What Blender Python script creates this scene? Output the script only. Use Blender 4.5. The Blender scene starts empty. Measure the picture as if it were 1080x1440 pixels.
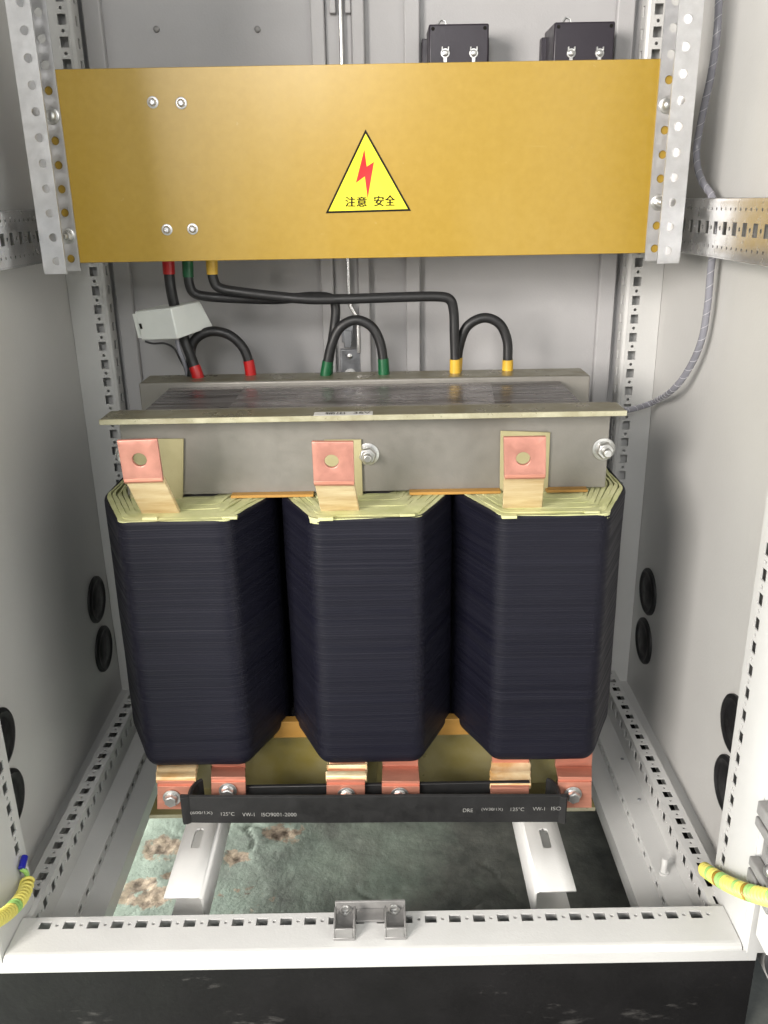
import bpy, bmesh, math, random
from mathutils import Vector, Matrix, noise
random.seed(7)
S = bpy.context.scene
COL = S.collection
R_ = math.radians

# ------------------------------------------------------------------ camera
CAM = Vector((.0216, -.7013, .7014)); PITCH, YAW, ROLL, FPX = 19.738, -.017, -1.0, 1216.07
def cam_axes():
    a, b, c = R_(PITCH), R_(YAW), R_(ROLL)
    f = Vector((math.sin(b)*math.cos(a), math.cos(b)*math.cos(a), -math.sin(a)))
    r = Vector((math.cos(b), -math.sin(b), 0)); u = r.cross(f)
    return r*math.cos(c)+u*math.sin(c), -r*math.sin(c)+u*math.cos(c), f
CR, CU, CF = cam_axes()
cd = bpy.data.cameras.new('camera'); cam = bpy.data.objects.new('camera', cd); COL.objects.link(cam)
cd.sensor_fit = 'VERTICAL'; cd.sensor_height = 24; cd.lens = FPX/1440*24; cd.clip_start = .01; cd.clip_end = 100
m = Matrix((CR, CU, -CF)).transposed().to_4x4(); m.translation = CAM; cam.matrix_world = m
S.camera = cam
def at(px, py, ax, v):
    """photo pixel -> the point of the plane x / y / z = v that it shows"""
    d = CF + CR*((px-540)/FPX) - CU*((py-720)/FPX)
    k = 'xyz'.index(ax); t = (v-CAM[k])/d[k]
    return CAM + d*t

# ------------------------------------------------------------------ light
w = bpy.data.worlds.new('World'); S.world = w; w.use_nodes = True
bg = w.node_tree.nodes['Background']; bg.inputs[0].default_value = (.90, .955, 1, 1); bg.inputs[1].default_value = .42
def area(name, loc, target, size, power, color, size_y=None):
    l = bpy.data.lights.new(name, 'AREA'); l.energy = power; l.color = color; l.size = size
    if size_y: l.shape = 'RECTANGLE'; l.size_y = size_y
    o = bpy.data.objects.new(name, l); COL.objects.link(o); o.location = loc
    o.rotation_euler = (Vector(target)-Vector(loc)).to_track_quat('-Z', 'Y').to_euler()
area('key_lamp', (-1.35, -1.62, 1.10), (.2, .15, .35), .9, 94, (1, .94, .875), .9)
area('front_lamp', (-.22, -2.0, 1.35), (.1, .2, .3), .45, 17, (1, .98, .95))
area('low_lamp', (-1.5, .2, .08), (0, .2, -.1), .8, 150, (1, 1, .97), .26)
S.view_settings.view_transform = 'Standard'; S.view_settings.look = 'None'; S.view_settings.exposure = 0; S.view_settings.gamma = 1
S.view_settings.use_curve_mapping = False
S.render.engine = 'CYCLES'

# ------------------------------------------------------------------ materials
M = {}
def lin(r, g, b):
    f = lambda c: (c/255/12.92 if c/255 <= .04045 else ((c/255+.055)/1.055)**2.4)
    return (f(r), f(g), f(b))
def mat(name, rgb, rough=.5, metal=0, var=.12, vscale=12, bump=.0, bscale=600, stretch=(1, 1, 1), rvar=.1, rgb2=None, coat=0, spec=.5, bdist=.001):
    mt = bpy.data.materials.new(name); mt.use_nodes = True; nt = mt.node_tree; N = nt.nodes; L = nt.links
    p = N['Principled BSDF']; tc = N.new('ShaderNodeTexCoord'); mp = N.new('ShaderNodeMapping'); mp.inputs['Scale'].default_value = stretch
    L.new(tc.outputs['Object'], mp.inputs['Vector'])
    n1 = N.new('ShaderNodeTexNoise'); n1.inputs['Scale'].default_value = vscale; n1.inputs['Detail'].default_value = 6; n1.inputs['Roughness'].default_value = .62
    L.new(mp.outputs[0], n1.inputs['Vector'])
    r = N.new('ShaderNodeValToRGB'); r.color_ramp.elements[0].position = .3; r.color_ramp.elements[1].position = .7
    c2 = rgb2 or tuple(min(1, c*(1+var)) for c in rgb)
    c1 = tuple(c*(1-var) for c in rgb) if rgb2 is None else rgb
    r.color_ramp.elements[0].color = (*c1, 1); r.color_ramp.elements[1].color = (*c2, 1)
    L.new(n1.outputs['Fac'], r.inputs[0]); L.new(r.outputs[0], p.inputs['Base Color'])
    n2 = N.new('ShaderNodeTexNoise'); n2.inputs['Scale'].default_value = vscale*2.3; n2.inputs['Detail'].default_value = 5
    L.new(mp.outputs[0], n2.inputs['Vector'])
    mr = N.new('ShaderNodeMapRange'); mr.inputs['From Min'].default_value = .3; mr.inputs['From Max'].default_value = .7
    mr.inputs['To Min'].default_value = max(.02, rough-rvar); mr.inputs['To Max'].default_value = min(1, rough+rvar)
    L.new(n2.outputs['Fac'], mr.inputs['Value']); L.new(mr.outputs[0], p.inputs['Roughness'])
    p.inputs['Metallic'].default_value = metal; p.inputs['Specular IOR Level'].default_value = spec
    p.inputs['Coat Weight'].default_value = coat; p.inputs['Coat Roughness'].default_value = .25
    if bump:
        n3 = N.new('ShaderNodeTexNoise'); n3.inputs['Scale'].default_value = bscale; n3.inputs['Detail'].default_value = 3
        L.new(mp.outputs[0], n3.inputs['Vector'])
        b = N.new('ShaderNodeBump'); b.inputs['Strength'].default_value = bump; b.inputs['Distance'].default_value = bdist
        L.new(n3.outputs['Fac'], b.inputs['Height']); L.new(b.outputs[0], p.inputs['Normal'])
    M[name] = mt; return mt
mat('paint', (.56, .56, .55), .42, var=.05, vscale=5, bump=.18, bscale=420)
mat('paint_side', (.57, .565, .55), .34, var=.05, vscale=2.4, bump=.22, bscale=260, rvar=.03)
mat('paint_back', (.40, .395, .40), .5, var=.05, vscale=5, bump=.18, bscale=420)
mat('plinth_paint', (.008, .0075, .008), .55, var=.3, vscale=9, bump=.4, bscale=150, rvar=.15, spec=.25)
mat('zinc', (.62, .62, .63), .36, metal=.8, var=.09, vscale=70, bump=.015, bscale=250, rvar=.05)
mat('zinc_smooth', (.60, .60, .60), .24, metal=.9, var=.06, vscale=40, rvar=.05)
mat('rod_steel', (.75, .75, .75), .25, metal=.9, var=.01, rvar=.01)
mat('zinc_bright', (.60, .60, .59), .34, metal=.9, var=.08, vscale=60, rvar=.05)
mat('cast_grey', (.26, .255, .25), .58, metal=.3, var=.15, vscale=60, bump=.2, bscale=300)
mat('dark_zinc', (.30, .31, .33), .35, metal=.8, var=.2, vscale=50)
mat('board', lin(156, 126, 38), .30, var=.10, vscale=110, rgb2=lin(163, 133, 47), bump=.03, bscale=160, rvar=.015, spec=.55)
mat('board_edge', lin(205, 170, 80), .6, var=.15, vscale=60)
mat('clamp', lin(134, 131, 125), .40, metal=.35, var=.05, vscale=30, bump=.12, bscale=500, rvar=.08)
mat('clamp_varnish', lin(186, 183, 158), .35, metal=.3, var=.12, vscale=60, rgb2=lin(158, 153, 126))
mat('flange_top', lin(122, 116, 92), .32, metal=.4, vscale=14, rgb2=lin(134, 130, 112))
mat('clamp_olive', lin(138, 130, 78), .36, metal=.3, var=.25, vscale=14, rgb2=lin(136, 132, 108))
mat('yoke', lin(70, 64, 60), .3, metal=.7, var=.3, vscale=7, stretch=(.6, 7, 1), bump=.12, bscale=60, rgb2=lin(150, 146, 148), rvar=.12)
mat('coil', (.0042, .0042, .0098), .55, var=.35, vscale=7, stretch=(.25, .25, 14), bump=.12, bscale=60, rgb2=(.0072, .0072, .0145), rvar=.12, bdist=.0006, spec=.25)
mat('glare_film', lin(78, 72, 69), .28, metal=.5, vscale=6, stretch=(1.4, 6, 1), rgb2=lin(160, 155, 156), rvar=.1)  # pale streaks painted as the glare of the yoke varnish
mat('coil_core', (.006, .006, .007), .8)
mat('paper', lin(204, 203, 158), .7, var=.1, vscale=30, rgb2=lin(180, 183, 128), bump=.2, bscale=200)
mat('plate_paper', lin(168, 161, 124), .5, var=.1, vscale=25, rgb2=lin(154, 147, 110))
mat('lower_web', lin(150, 144, 114), .36, metal=.3, vscale=11, rgb2=lin(136, 124, 66))
mat('wrap_tape', lin(216, 199, 160), .6, var=.1, vscale=16, stretch=(1, 1, 8), rgb2=lin(184, 156, 112), bump=.35, bscale=80)
mat('wrap_amber', lin(240, 228, 192), .45, vscale=34, stretch=(.5, .5, 3), rgb2=lin(190, 128, 34), bump=.3, bscale=80)
mat('copper', lin(196, 138, 124), .40, metal=.5, var=.09, vscale=60, bump=.12, bscale=180, rvar=.1)
mat('copper_old', lin(198, 136, 116), .38, metal=.5, var=.22, vscale=30, stretch=(.4, 1, 3), bump=.12, bscale=180, rvar=.1)
mat('wood_strip', lin(168, 126, 60), .55, var=.2, vscale=30, stretch=(.2, 1, 1))
mat('rubber', (.013, .013, .014), .46, var=.2, vscale=30, bump=.1, bscale=200)
mat('shrink', (.012, .012, .0125), .52, var=.25, vscale=30, bump=.15, bscale=250)
mat('grommet', (.010, .010, .011), .5, var=.3, vscale=40, bump=.25, bscale=120)
mat('red_sleeve', lin(182, 26, 28), .38, var=.12, vscale=50)
mat('green_sleeve', lin(10, 84, 48), .42, var=.12, vscale=50)
mat('yellow_sleeve', lin(206, 166, 56), .42, var=.12, vscale=50)
mat('white_plastic', lin(222, 226, 221), .45, var=.04, vscale=20)
mat('module_plastic', lin(38, 32, 42), .38, var=.12, vscale=25, bump=.1, bscale=250)
mat('blue_plastic', lin(26, 32, 150), .4)
mat('earth_yellow', lin(224, 212, 108), .42, var=.12, vscale=40)
mat('earth_green', lin(150, 194, 108), .42, var=.12, vscale=40)
mat('earth_orange', lin(150, 120, 40), .42, var=.12, vscale=40)
mat('spiral_clear', lin(190, 190, 196), .18, var=.04, vscale=30)
mat('spiral_core', lin(132, 132, 140), .2, var=.1, vscale=30)
mat('ink', (.010, .009, .007), .75, spec=.2)
mat('ink_white', (.26, .26, .25), .6, var=.3, vscale=300)
mat('label_yellow', lin(226, 214, 40), .6, var=.03)
mat('label_red', lin(188, 14, 22), .6, var=.03)
mat('label_white', lin(196, 196, 196), .4, var=.05)

def floor_material():
    mt = bpy.data.materials.new('painted_concrete'); mt.use_nodes = True; nt = mt.node_tree; N = nt.nodes; L = nt.links
    p = N['Principled BSDF']; p.inputs['Roughness'].default_value = .5
    tc = N.new('ShaderNodeTexCoord'); at_ = N.new('ShaderNodeAttribute'); at_.attribute_name = 'wear'
    def nz(sc, d=6):
        n = N.new('ShaderNodeTexNoise'); n.inputs['Scale'].default_value = sc; n.inputs['Detail'].default_value = d; n.inputs['Roughness'].default_value = .65
        L.new(tc.outputs['Object'], n.inputs['Vector']); return n
    def ramp(src, a, ca, b, cb):
        r = N.new('ShaderNodeValToRGB'); e = r.color_ramp.elements; e[0].position = a; e[1].position = b
        e[0].color = (*ca, 1); e[1].color = (*cb, 1); L.new(src, r.inputs[0]); return r
    def mix(f, a, b):
        x = N.new('ShaderNodeMix'); x.data_type = 'RGBA'; L.new(f, x.inputs[0]); L.new(a, x.inputs[6]); L.new(b, x.inputs[7]); return x.outputs[2]
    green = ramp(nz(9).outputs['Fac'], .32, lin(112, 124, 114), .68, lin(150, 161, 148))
    dirt_shade = ramp(nz(26).outputs['Fac'], .3, lin(66, 68, 66), .7, lin(102, 103, 98))
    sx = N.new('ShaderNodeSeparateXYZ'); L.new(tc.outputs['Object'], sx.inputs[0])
    ma = N.new('ShaderNodeMath'); ma.operation = 'MULTIPLY_ADD'; L.new(sx.outputs[0], ma.inputs[0]); ma.inputs[1].default_value = .62; L.new(nz(5, 8).outputs['Fac'], ma.inputs[2])  # grey dirt by noise, plus shade to the right painted in along x
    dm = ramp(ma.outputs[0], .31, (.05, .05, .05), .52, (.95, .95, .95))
    c = mix(dm.outputs[0], green.outputs[0], dirt_shade.outputs[0])
    bare = ramp(nz(60).outputs['Fac'], .35, lin(92, 80, 70), .65, lin(168, 152, 132))
    fw = N.new('ShaderNodeMath'); fw.operation = 'MULTIPLY_ADD'; L.new(nz(62, 9).outputs['Fac'], fw.inputs[0]); fw.inputs[1].default_value = 1.7; L.new(at_.outputs['Fac'], fw.inputs[2])
    wr = ramp(fw.outputs[0], .0, (0, 0, 0), .5, (1, 1, 1)); wr.color_ramp.elements[0].position = .0; sb = N.new('ShaderNodeMath'); sb.operation = 'SUBTRACT'; L.new(fw.outputs[0], sb.inputs[0]); sb.inputs[1].default_value = 1.22; L.new(sb.outputs[0], wr.inputs[0]); wr.color_ramp.elements[1].position = .14
    sp_ = ramp(nz(230, 3).outputs['Fac'], .60, (0, 0, 0), .72, (.6, .6, .6)); c = mix(sp_.outputs[0], c, dirt_shade.outputs[0])
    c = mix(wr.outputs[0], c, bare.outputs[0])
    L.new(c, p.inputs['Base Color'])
    b = N.new('ShaderNodeBump'); b.inputs['Strength'].default_value = .6; b.inputs['Distance'].default_value = .0014
    L.new(nz(120, 10).outputs['Fac'], b.inputs['Height']); L.new(b.outputs[0], p.inputs['Normal'])
    M['floor'] = mt
floor_material()
def plinth_marks():
    mt = M['plinth_paint']; nt = mt.node_tree; N = nt.nodes; L = nt.links; p = N['Principled BSDF']
    src = p.inputs['Base Color'].links[0].from_socket; tc = N.new('ShaderNodeTexCoord')
    mp = N.new('ShaderNodeMapping'); mp.inputs['Scale'].default_value = (1, 1, 3.2); L.new(tc.outputs['Object'], mp.inputs[0])
    a = N.new('ShaderNodeTexNoise'); a.inputs['Scale'].default_value = 11; a.inputs['Detail'].default_value = 9; a.inputs['Roughness'].default_value = .7
    L.new(mp.outputs[0], a.inputs[0])
    r = N.new('ShaderNodeValToRGB'); r.color_ramp.elements[0].position = .60; r.color_ramp.elements[1].position = .80
    r.color_ramp.elements[1].color = (.55, .55, .55, 1); r.color_ramp.elements[0].color = (0, 0, 0, 1); L.new(a.outputs[0], r.inputs[0])
    x = N.new('ShaderNodeMix'); x.data_type = 'RGBA'; L.new(r.outputs[0], x.inputs[0]); L.new(src, x.inputs[6]); x.inputs[7].default_value = (.22, .21, .20, 1)
    L.new(x.outputs[2], p.inputs['Base Color'])
plinth_marks()
def board_marks():
    # pale specks and faint drag marks in the varnish of the board
    nt = M['board'].node_tree; N = nt.nodes; L = nt.links; p = N['Principled BSDF']; src = p.inputs['Base Color'].links[0].from_socket
    tc = N.new('ShaderNodeTexCoord'); last = src
    for sc, stretch, lo, hi, amt, col in ((95, (1, 1, 1), .72, .78, .3, (.5, .4, .18, 1)), (9, (1, 1, .35), .52, .85, .35, (.42, .30, .09, 1)), (160, (.05, 1, 1), .70, .78, .25, (.5, .4, .18, 1))):
        mp = N.new('ShaderNodeMapping'); mp.inputs['Scale'].default_value = stretch; L.new(tc.outputs['Object'], mp.inputs[0])
        a = N.new('ShaderNodeTexNoise'); a.inputs['Scale'].default_value = sc; a.inputs['Detail'].default_value = 4; L.new(mp.outputs[0], a.inputs[0])
        r = N.new('ShaderNodeMapRange'); r.inputs['From Min'].default_value = lo; r.inputs['From Max'].default_value = hi; r.inputs['To Max'].default_value = amt; L.new(a.outputs[0], r.inputs[0])
        x = N.new('ShaderNodeMix'); x.data_type = 'RGBA'; L.new(r.outputs[0], x.inputs[0]); L.new(last, x.inputs[6]); x.inputs[7].default_value = col; last = x.outputs[2]
    L.new(last, p.inputs['Base Color'])
board_marks()

# ------------------------------------------------------------------ mesh helpers
class MB:
    def __init__(s): s.v = []; s.f = []
    def add(s, vs, fs):
        o = len(s.v); s.v += [tuple(v) for v in vs]; s.f += [tuple(o+i for i in f) for f in fs]; return s
    def hexa(s, b4, t4):
        return s.add(list(b4)+list(t4), [(3, 2, 1, 0), (4, 5, 6, 7), (0, 1, 5, 4), (1, 2, 6, 5), (2, 3, 7, 6), (3, 0, 4, 7)])
    def box(s, x0, x1, y0, y1, z0, z1):
        return s.hexa([(x0, y0, z0), (x1, y0, z0), (x1, y1, z0), (x0, y1, z0)], [(x0, y0, z1), (x1, y0, z1), (x1, y1, z1), (x0, y1, z1)])
    def prism(s, poly, vec):
        n = len(poly); vec = Vector(vec); a = [Vector(p) for p in poly]; b = [p+vec for p in a]
        return s.add(a+b, [tuple(range(n-1, -1, -1)), tuple(range(n, 2*n))]+[(i, (i+1) % n, n+(i+1) % n, n+i) for i in range(n)])
    def lathe(s, c, axis, prof, n=24, rot=0):
        """prof = [(distance along axis, radius), ...]"""
        c = Vector(c); ax = Vector(axis).normalized(); u = ax.orthogonal().normalized() if abs(ax.z) > .9 else ax.cross(Vector((0, 0, 1))).normalized(); w_ = ax.cross(u)
        vs = []; fs = []
        for d, r in prof:
            for i in range(n):
                t = 2*math.pi*i/n+rot; vs.append(c+ax*d+(u*math.cos(t)+w_*math.sin(t))*r)
        for k in range(len(prof)-1):
            for i in range(n): fs.append((k*n+i, k*n+(i+1) % n, (k+1)*n+(i+1) % n, (k+1)*n+i))
        fs.append(tuple(range(n-1, -1, -1))); fs.append(tuple((len(prof)-1)*n+i for i in range(n)))
        return s.add(vs, fs)
    def tube(s, pts, r, n=12, radii=None):
        pts = [Vector(p) for p in pts]; vs = []; fs = []; up = None
        for i, p in enumerate(pts):
            t = (pts[min(i+1, len(pts)-1)]-pts[max(i-1, 0)]).normalized()
            if up is None: up = t.orthogonal().normalized()
            up = (up-t*up.dot(t)).normalized(); b = t.cross(up); rr = radii[i] if radii else r
            for k in range(n):
                a = 2*math.pi*k/n; vs.append(p+(up*math.cos(a)+b*math.sin(a))*rr)
        for i in range(len(pts)-1):
            for k in range(n): fs.append((i*n+k, i*n+(k+1) % n, (i+1)*n+(k+1) % n, (i+1)*n+k))
        fs.append(tuple(range(n-1, -1, -1))); fs.append(tuple((len(pts)-1)*n+k for k in range(n)))
        return s.add(vs, fs)
    def build(s, name, m, parent=None, bevel=0, seg=2, smooth=False, solid=0, angle=40, weld=0):
        me = bpy.data.meshes.new(name); me.from_pydata(s.v, [], s.f); me.update()
        bm = bmesh.new(); bm.from_mesh(me)
        if weld: bmesh.ops.remove_doubles(bm, verts=bm.verts, dist=weld)
        bmesh.ops.recalc_face_normals(bm, faces=bm.faces); bm.to_mesh(me); bm.free()
        me.materials.append(M[m]); o = bpy.data.objects.new(name, me); COL.objects.link(o)
        if parent: o.parent = parent
        if solid:
            q = o.modifiers.new('solid', 'SOLIDIFY'); q.thickness = solid; q.offset = 0; q.use_even_offset = False
        if bevel:
            q = o.modifiers.new('bevel', 'BEVEL'); q.width = bevel; q.segments = seg; q.limit_method = 'ANGLE'; q.angle_limit = R_(35); q.harden_normals = False
        if smooth or bevel:
            for p in me.polygons: p.use_smooth = True
            try: me.set_sharp_from_angle(angle=R_(angle))
            except Exception: pass
        return o
def strip(mb, org, U, V, lu, lv, rect=(), rnd=(), n=10):
    """flat sheet with real openings: rect = (u, v, w, h) centres and sizes, rnd = (u, v, r)"""
    org, U, V = Vector(org), Vector(U).normalized(), Vector(V).normalized()
    cells = [(u-w_/2, u+w_/2, v-h/2, v+h/2, None) for u, v, w_, h in rect]+[(u-r*1.12, u+r*1.12, v-r*1.12, v+r*1.12, (u, v, r)) for u, v, r in rnd]
    cells = [c for c in cells if c[0] > 0 and c[1] < lu and c[2] > 0 and c[3] < lv]
    q = lambda a: sorted(set(round(x, 6) for x in a))
    us = q([0, lu]+[c[0] for c in cells]+[c[1] for c in cells]); vs = q([0, lv]+[c[2] for c in cells]+[c[3] for c in cells])
    P = lambda u, v: org+U*u+V*v
    for i in range(len(us)-1):
        mu = (us[i]+us[i+1])/2
        inside = [c for c in cells if c[0] < mu < c[1]]
        j = 0
        while j < len(vs)-1:
            mv = (vs[j]+vs[j+1])/2
            c = next((c for c in inside if c[2] < mv < c[3]), None)
            if c is None:
                mb.add([P(us[i], vs[j]), P(us[i+1], vs[j]), P(us[i+1], vs[j+1]), P(us[i], vs[j+1])], [(0, 1, 2, 3)])
            j += 1
    for c in cells:
        if c[4]:
            u, v, r = c[4]; N = 16; inner = []; outer = []
            h = r*1.12
            for k in range(N):
                t = 2*math.pi*(k+.5)/N; cx, sx = math.cos(t), math.sin(t); inner.append(P(u+r*cx, v+r*sx))
                e = h/max(abs(cx), abs(sx)); outer.append((e*cx, e*sx))
            # square boundary with its true corners
            outp = [P(u+a, v+b) for a, b in outer]
            mb.add(inner+outp, [(k, (k+1) % N, N+(k+1) % N, N+k) for k in range(N)])
            for sx_, sy_ in ((1, 1), (-1, 1), (-1, -1), (1, -1)):
                k = {(1, 1): 1, (-1, 1): 5, (-1, -1): 9, (1, -1): 13}[(sx_, sy_)]
                mb.add([outp[k], outp[(k+1) % N], P(u+sx_*h, v+sy_*h)], [(0, 1, 2)])
    return mb
def holed_plate(mb, org, U, V, lu, lv, hu, hv, r, N=32):
    org, U, V = Vector(org), Vector(U), Vector(V); cs = [(0, 0), (lu, 0), (lu, lv), (0, lv)]
    ang = sorted([2*math.pi*k/N for k in range(N)]+[math.atan2(b-hv, a-hu) % (2*math.pi) for a, b in cs]); inn = []; out = []
    for t in ang:
        c, s = math.cos(t), math.sin(t); ts = []
        if abs(c) > 1e-9: ts.append(((lu if c > 0 else 0)-hu)/c)
        if abs(s) > 1e-9: ts.append(((lv if s > 0 else 0)-hv)/s)
        e = min(q for q in ts if q > 0); inn.append(org+U*(hu+r*c)+V*(hv+r*s)); out.append(org+U*(hu+e*c)+V*(hv+e*s))
    n = len(ang); mb.add(inn+out, [(k, (k+1) % n, n+(k+1) % n, n+k) for k in range(n)]); return mb
def smooth_path(pts, sub=8):
    pts = [Vector(p) for p in pts]; out = []
    for i in range(len(pts)-1):
        p0 = pts[max(i-1, 0)]; p1 = pts[i]; p2 = pts[i+1]; p3 = pts[min(i+2, len(pts)-1)]
        for k in range(sub):
            t = k/sub
            out.append(.5*((2*p1)+(p2-p0)*t+(2*p0-5*p1+4*p2-p3)*t*t+(3*p1-p0-3*p2+p3)*t**3))
    out.append(pts[-1]); return out
def thing(name, label, cat, loc=(0, 0, 0), group=None):
    o = bpy.data.objects.new(name, None); COL.objects.link(o); o.location = loc; o.empty_display_size = .02
    tag(o, label, cat, group); return o
def tag(o, label, cat, group=None):
    o['label'] = label; o['category'] = cat
    if group: o['group'] = group
    return o
def adopt(o, root):
    """parent a part built in world coordinates to a thing whose Empty stands at its base"""
    o.parent = root; o.matrix_parent_inverse = Matrix.Translation(root.location).inverted(); return o
def hexbolt(name, parent, c, axis, r=.0055, h=.004, washer=.0085, m='zinc_bright', stud=0, rot=.3, dome=False, spring=True):
    mb = MB(); c = Vector(c); ax = Vector(axis).normalized()
    mb.lathe(c, ax, [(0, washer), (.0011, washer), (.0014, washer*.93)], 28)
    d = .0014
    if spring: mb.lathe(c+ax*d, ax, [(0, washer*.74), (.0012, washer*.74)], 24); d += .0012
    if dome: mb.lathe(c+ax*d, ax, [(0, r), (h*.3, r*.98), (h*.65, r*.8), (h*.9, r*.5), (h, r*.2)], 24)
    else: mb.lathe(c+ax*d, ax, [(0, r*1.08), (h*.8, r*1.08), (h, r*.92)], 6, rot)
    if stud: mb.lathe(c+ax*(d+h), ax, [(0, r*.55), (stud*.85, r*.55), (stud, r*.42)], 16)
    o = mb.build(name, m, None, bevel=.0003, seg=1); return o
def text_mesh(body, height, name='lettering'):
    cu = bpy.data.curves.new('t', 'FONT'); cu.body = body; cu.size = 1; o = bpy.data.objects.new('t', cu); COL.objects.link(o)
    bpy.context.view_layer.update(); dg = bpy.context.evaluated_depsgraph_get(); me = o.evaluated_get(dg).to_mesh()
    v = [tuple(x.co) for x in me.vertices]; f = [tuple(p.vertices) for p in me.polygons]
    o.evaluated_get(dg).to_mesh_clear(); bpy.data.objects.remove(o); bpy.data.curves.remove(cu)
    if not v: return [], [], 0
    x0 = min(a[0] for a in v); x1 = max(a[0] for a in v); y0 = min(a[1] for a in v); y1 = max(a[1] for a in v); k = height/(y1-y0)
    return [((a[0]-x0)*k, (a[1]-y0)*k) for a in v], f, (x1-x0)*k
def put_text(mb, body, height, org, U, V, width=None):
    v, f, wd = text_mesh(body, height)
    kx = width/wd if width and wd else 1
    org, U, V = Vector(org), Vector(U), Vector(V)
    mb.add([org+U*(a*kx)+V*b for a, b in v], f); return wd*kx

# ------------------------------------------------------------------ floor
FZ = -.12
def make_floor():
    mb = MB(); n = 330; x0, x1, y0, y1 = -.62, .62, -.45, .65; vs = []; wear = []
    pits = [(at(228, 1192, 'z', FZ), .022), (at(200, 1246, 'z', FZ), .014), (at(212, 1262, 'z', FZ), .018), (at(395, 1172, 'z', FZ), .02), (at(332, 1206, 'z', FZ), .014),
            (at(350, 1255, 'z', FZ), .03), (at(240, 1230, 'z', FZ), .008), (at(178, 1262, 'z', FZ), .01)]
    for j in range(n+1):
        for i in range(n+1):
            x = x0+(x1-x0)*i/n; y = y0+(y1-y0)*j/n
            h = .0009*noise.noise(Vector((x*9, y*9, 3)))+.0005*noise.noise(Vector((x*34, y*34, 1)))+.00025*noise.noise(Vector((x*110, y*110, 1)))
            crack = abs(noise.noise(Vector((x*7+5, y*7, 9)))+.5*noise.noise(Vector((x*21, y*21, 2))))
            lim = noise.noise(Vector((x*5, y*5, 20)))
            if crack < .035 and lim > .05: h -= .0016*(1-crack/.035)*min(1, lim*4)
            wv = 0
            for c, r in pits:
                d = math.hypot((x-c.x)/1.3, y-c.y)/r
                if d < 1.7: wv = max(wv, (1-d/1.7)*(.5 if r > .025 else 1))
            if wv > .3: h += (wv-.3)*(-.0022+.0028*noise.noise(Vector((x*120, y*120, 4))))
            edge = max(0, max(abs(x)-.55, 0)/.07, (y-.58)/.07, (-.38-y)/.07); h *= max(0, 1-edge)
            vs.append((x, y, FZ+h)); wear.append(wv)
    fs = [(j*(n+1)+i, j*(n+1)+i+1, (j+1)*(n+1)+i+1, (j+1)*(n+1)+i) for j in range(n) for i in range(n)]
    k = len(vs); B = 6
    vs += [(-B, -B, FZ), (B, -B, FZ), (B, B, FZ), (-B, B, FZ)]; wear += [0]*4
    c = [0, n, (n+1)*n+n, (n+1)*n]
    fs += [(k, k+1, c[1], c[0]), (k+1, k+2, c[2], c[1]), (k+2, k+3, c[3], c[2]), (k+3, k, c[0], c[3])]
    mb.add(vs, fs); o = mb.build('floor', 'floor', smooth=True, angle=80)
    a = o.data.attributes.new('wear', 'FLOAT', 'POINT'); a.data.foreach_set('value', wear)
    o['kind'] = 'structure'
make_floor()

# ------------------------------------------------------------------ cabinet shell
XL, XR = -.403, .405          # side panels
ZT = 1.45                     # closed top of the cabinet, above the picture
cab = thing('electrical_cabinet', 'light grey steel electrical cabinet standing open with punched frame on black plinth', 'cabinet', (0, .22, FZ))
def cpart(o): return adopt(o, cab)
def sub(o, part):
    o.parent = part; return o
# back wall of two rear door leaves with raised stiffeners
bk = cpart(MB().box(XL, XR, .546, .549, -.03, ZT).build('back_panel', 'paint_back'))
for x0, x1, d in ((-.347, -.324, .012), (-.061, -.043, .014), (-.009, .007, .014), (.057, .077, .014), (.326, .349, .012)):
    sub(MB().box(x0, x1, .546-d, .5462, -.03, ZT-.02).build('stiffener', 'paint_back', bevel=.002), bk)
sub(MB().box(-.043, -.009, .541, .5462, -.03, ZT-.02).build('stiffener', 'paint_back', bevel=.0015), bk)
for px in (220, 362):
    p = at(px, 41, 'y', .545); sub(MB().lathe((p.x, .5462, p.z), (0, -1, 0), [(0, .004), (.003, .0038), (.004, .002)], 14).build('screw', 'cast_grey', smooth=True), bk)
# lock rod with its guide and plate
rod = cpart(MB().tube([(-.0225, .531, ZT-.05), (-.0225, .531, .62), (-.0225, .531, .58), (-.0205, .531, .565), (-.013, .531, .552), (-.011, .531, .545), (-.011, .531, .50)], .0028, 12).build('lock_rod', 'rod_steel', smooth=True))
for x0, x1 in ((-.0365, -.0285), (-.0165, -.0095)):
    cpart(MB().box(x0, x1, .531, .5415, .925, ZT-.1).build('rod_guide', 'paint_back', bevel=.001))
lp = cpart(MB().box(-.0375, -.0085, .5345, .5415, .405, .505).build('lock_plate', 'dark_zinc', bevel=.0015))
sub(MB().box(-.034, -.018, .529, .5345, .515, .545).add([], []).box(-.031, -.020, .526, .5292, .508, .532).build('lock_hook', 'dark_zinc', bevel=.001), lp)
for z, r in ((.468, .009), (.428, .0045), (.495, .0035)):
    sub(MB().lathe((-.0235, .5346, z), (0, -1, 0), [(0, r), (.002, r), (.0024, r*.6), (.0045, r*.55), (.005, r*.3)], 18).build('screw', 'zinc_bright', smooth=True), lp)
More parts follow.
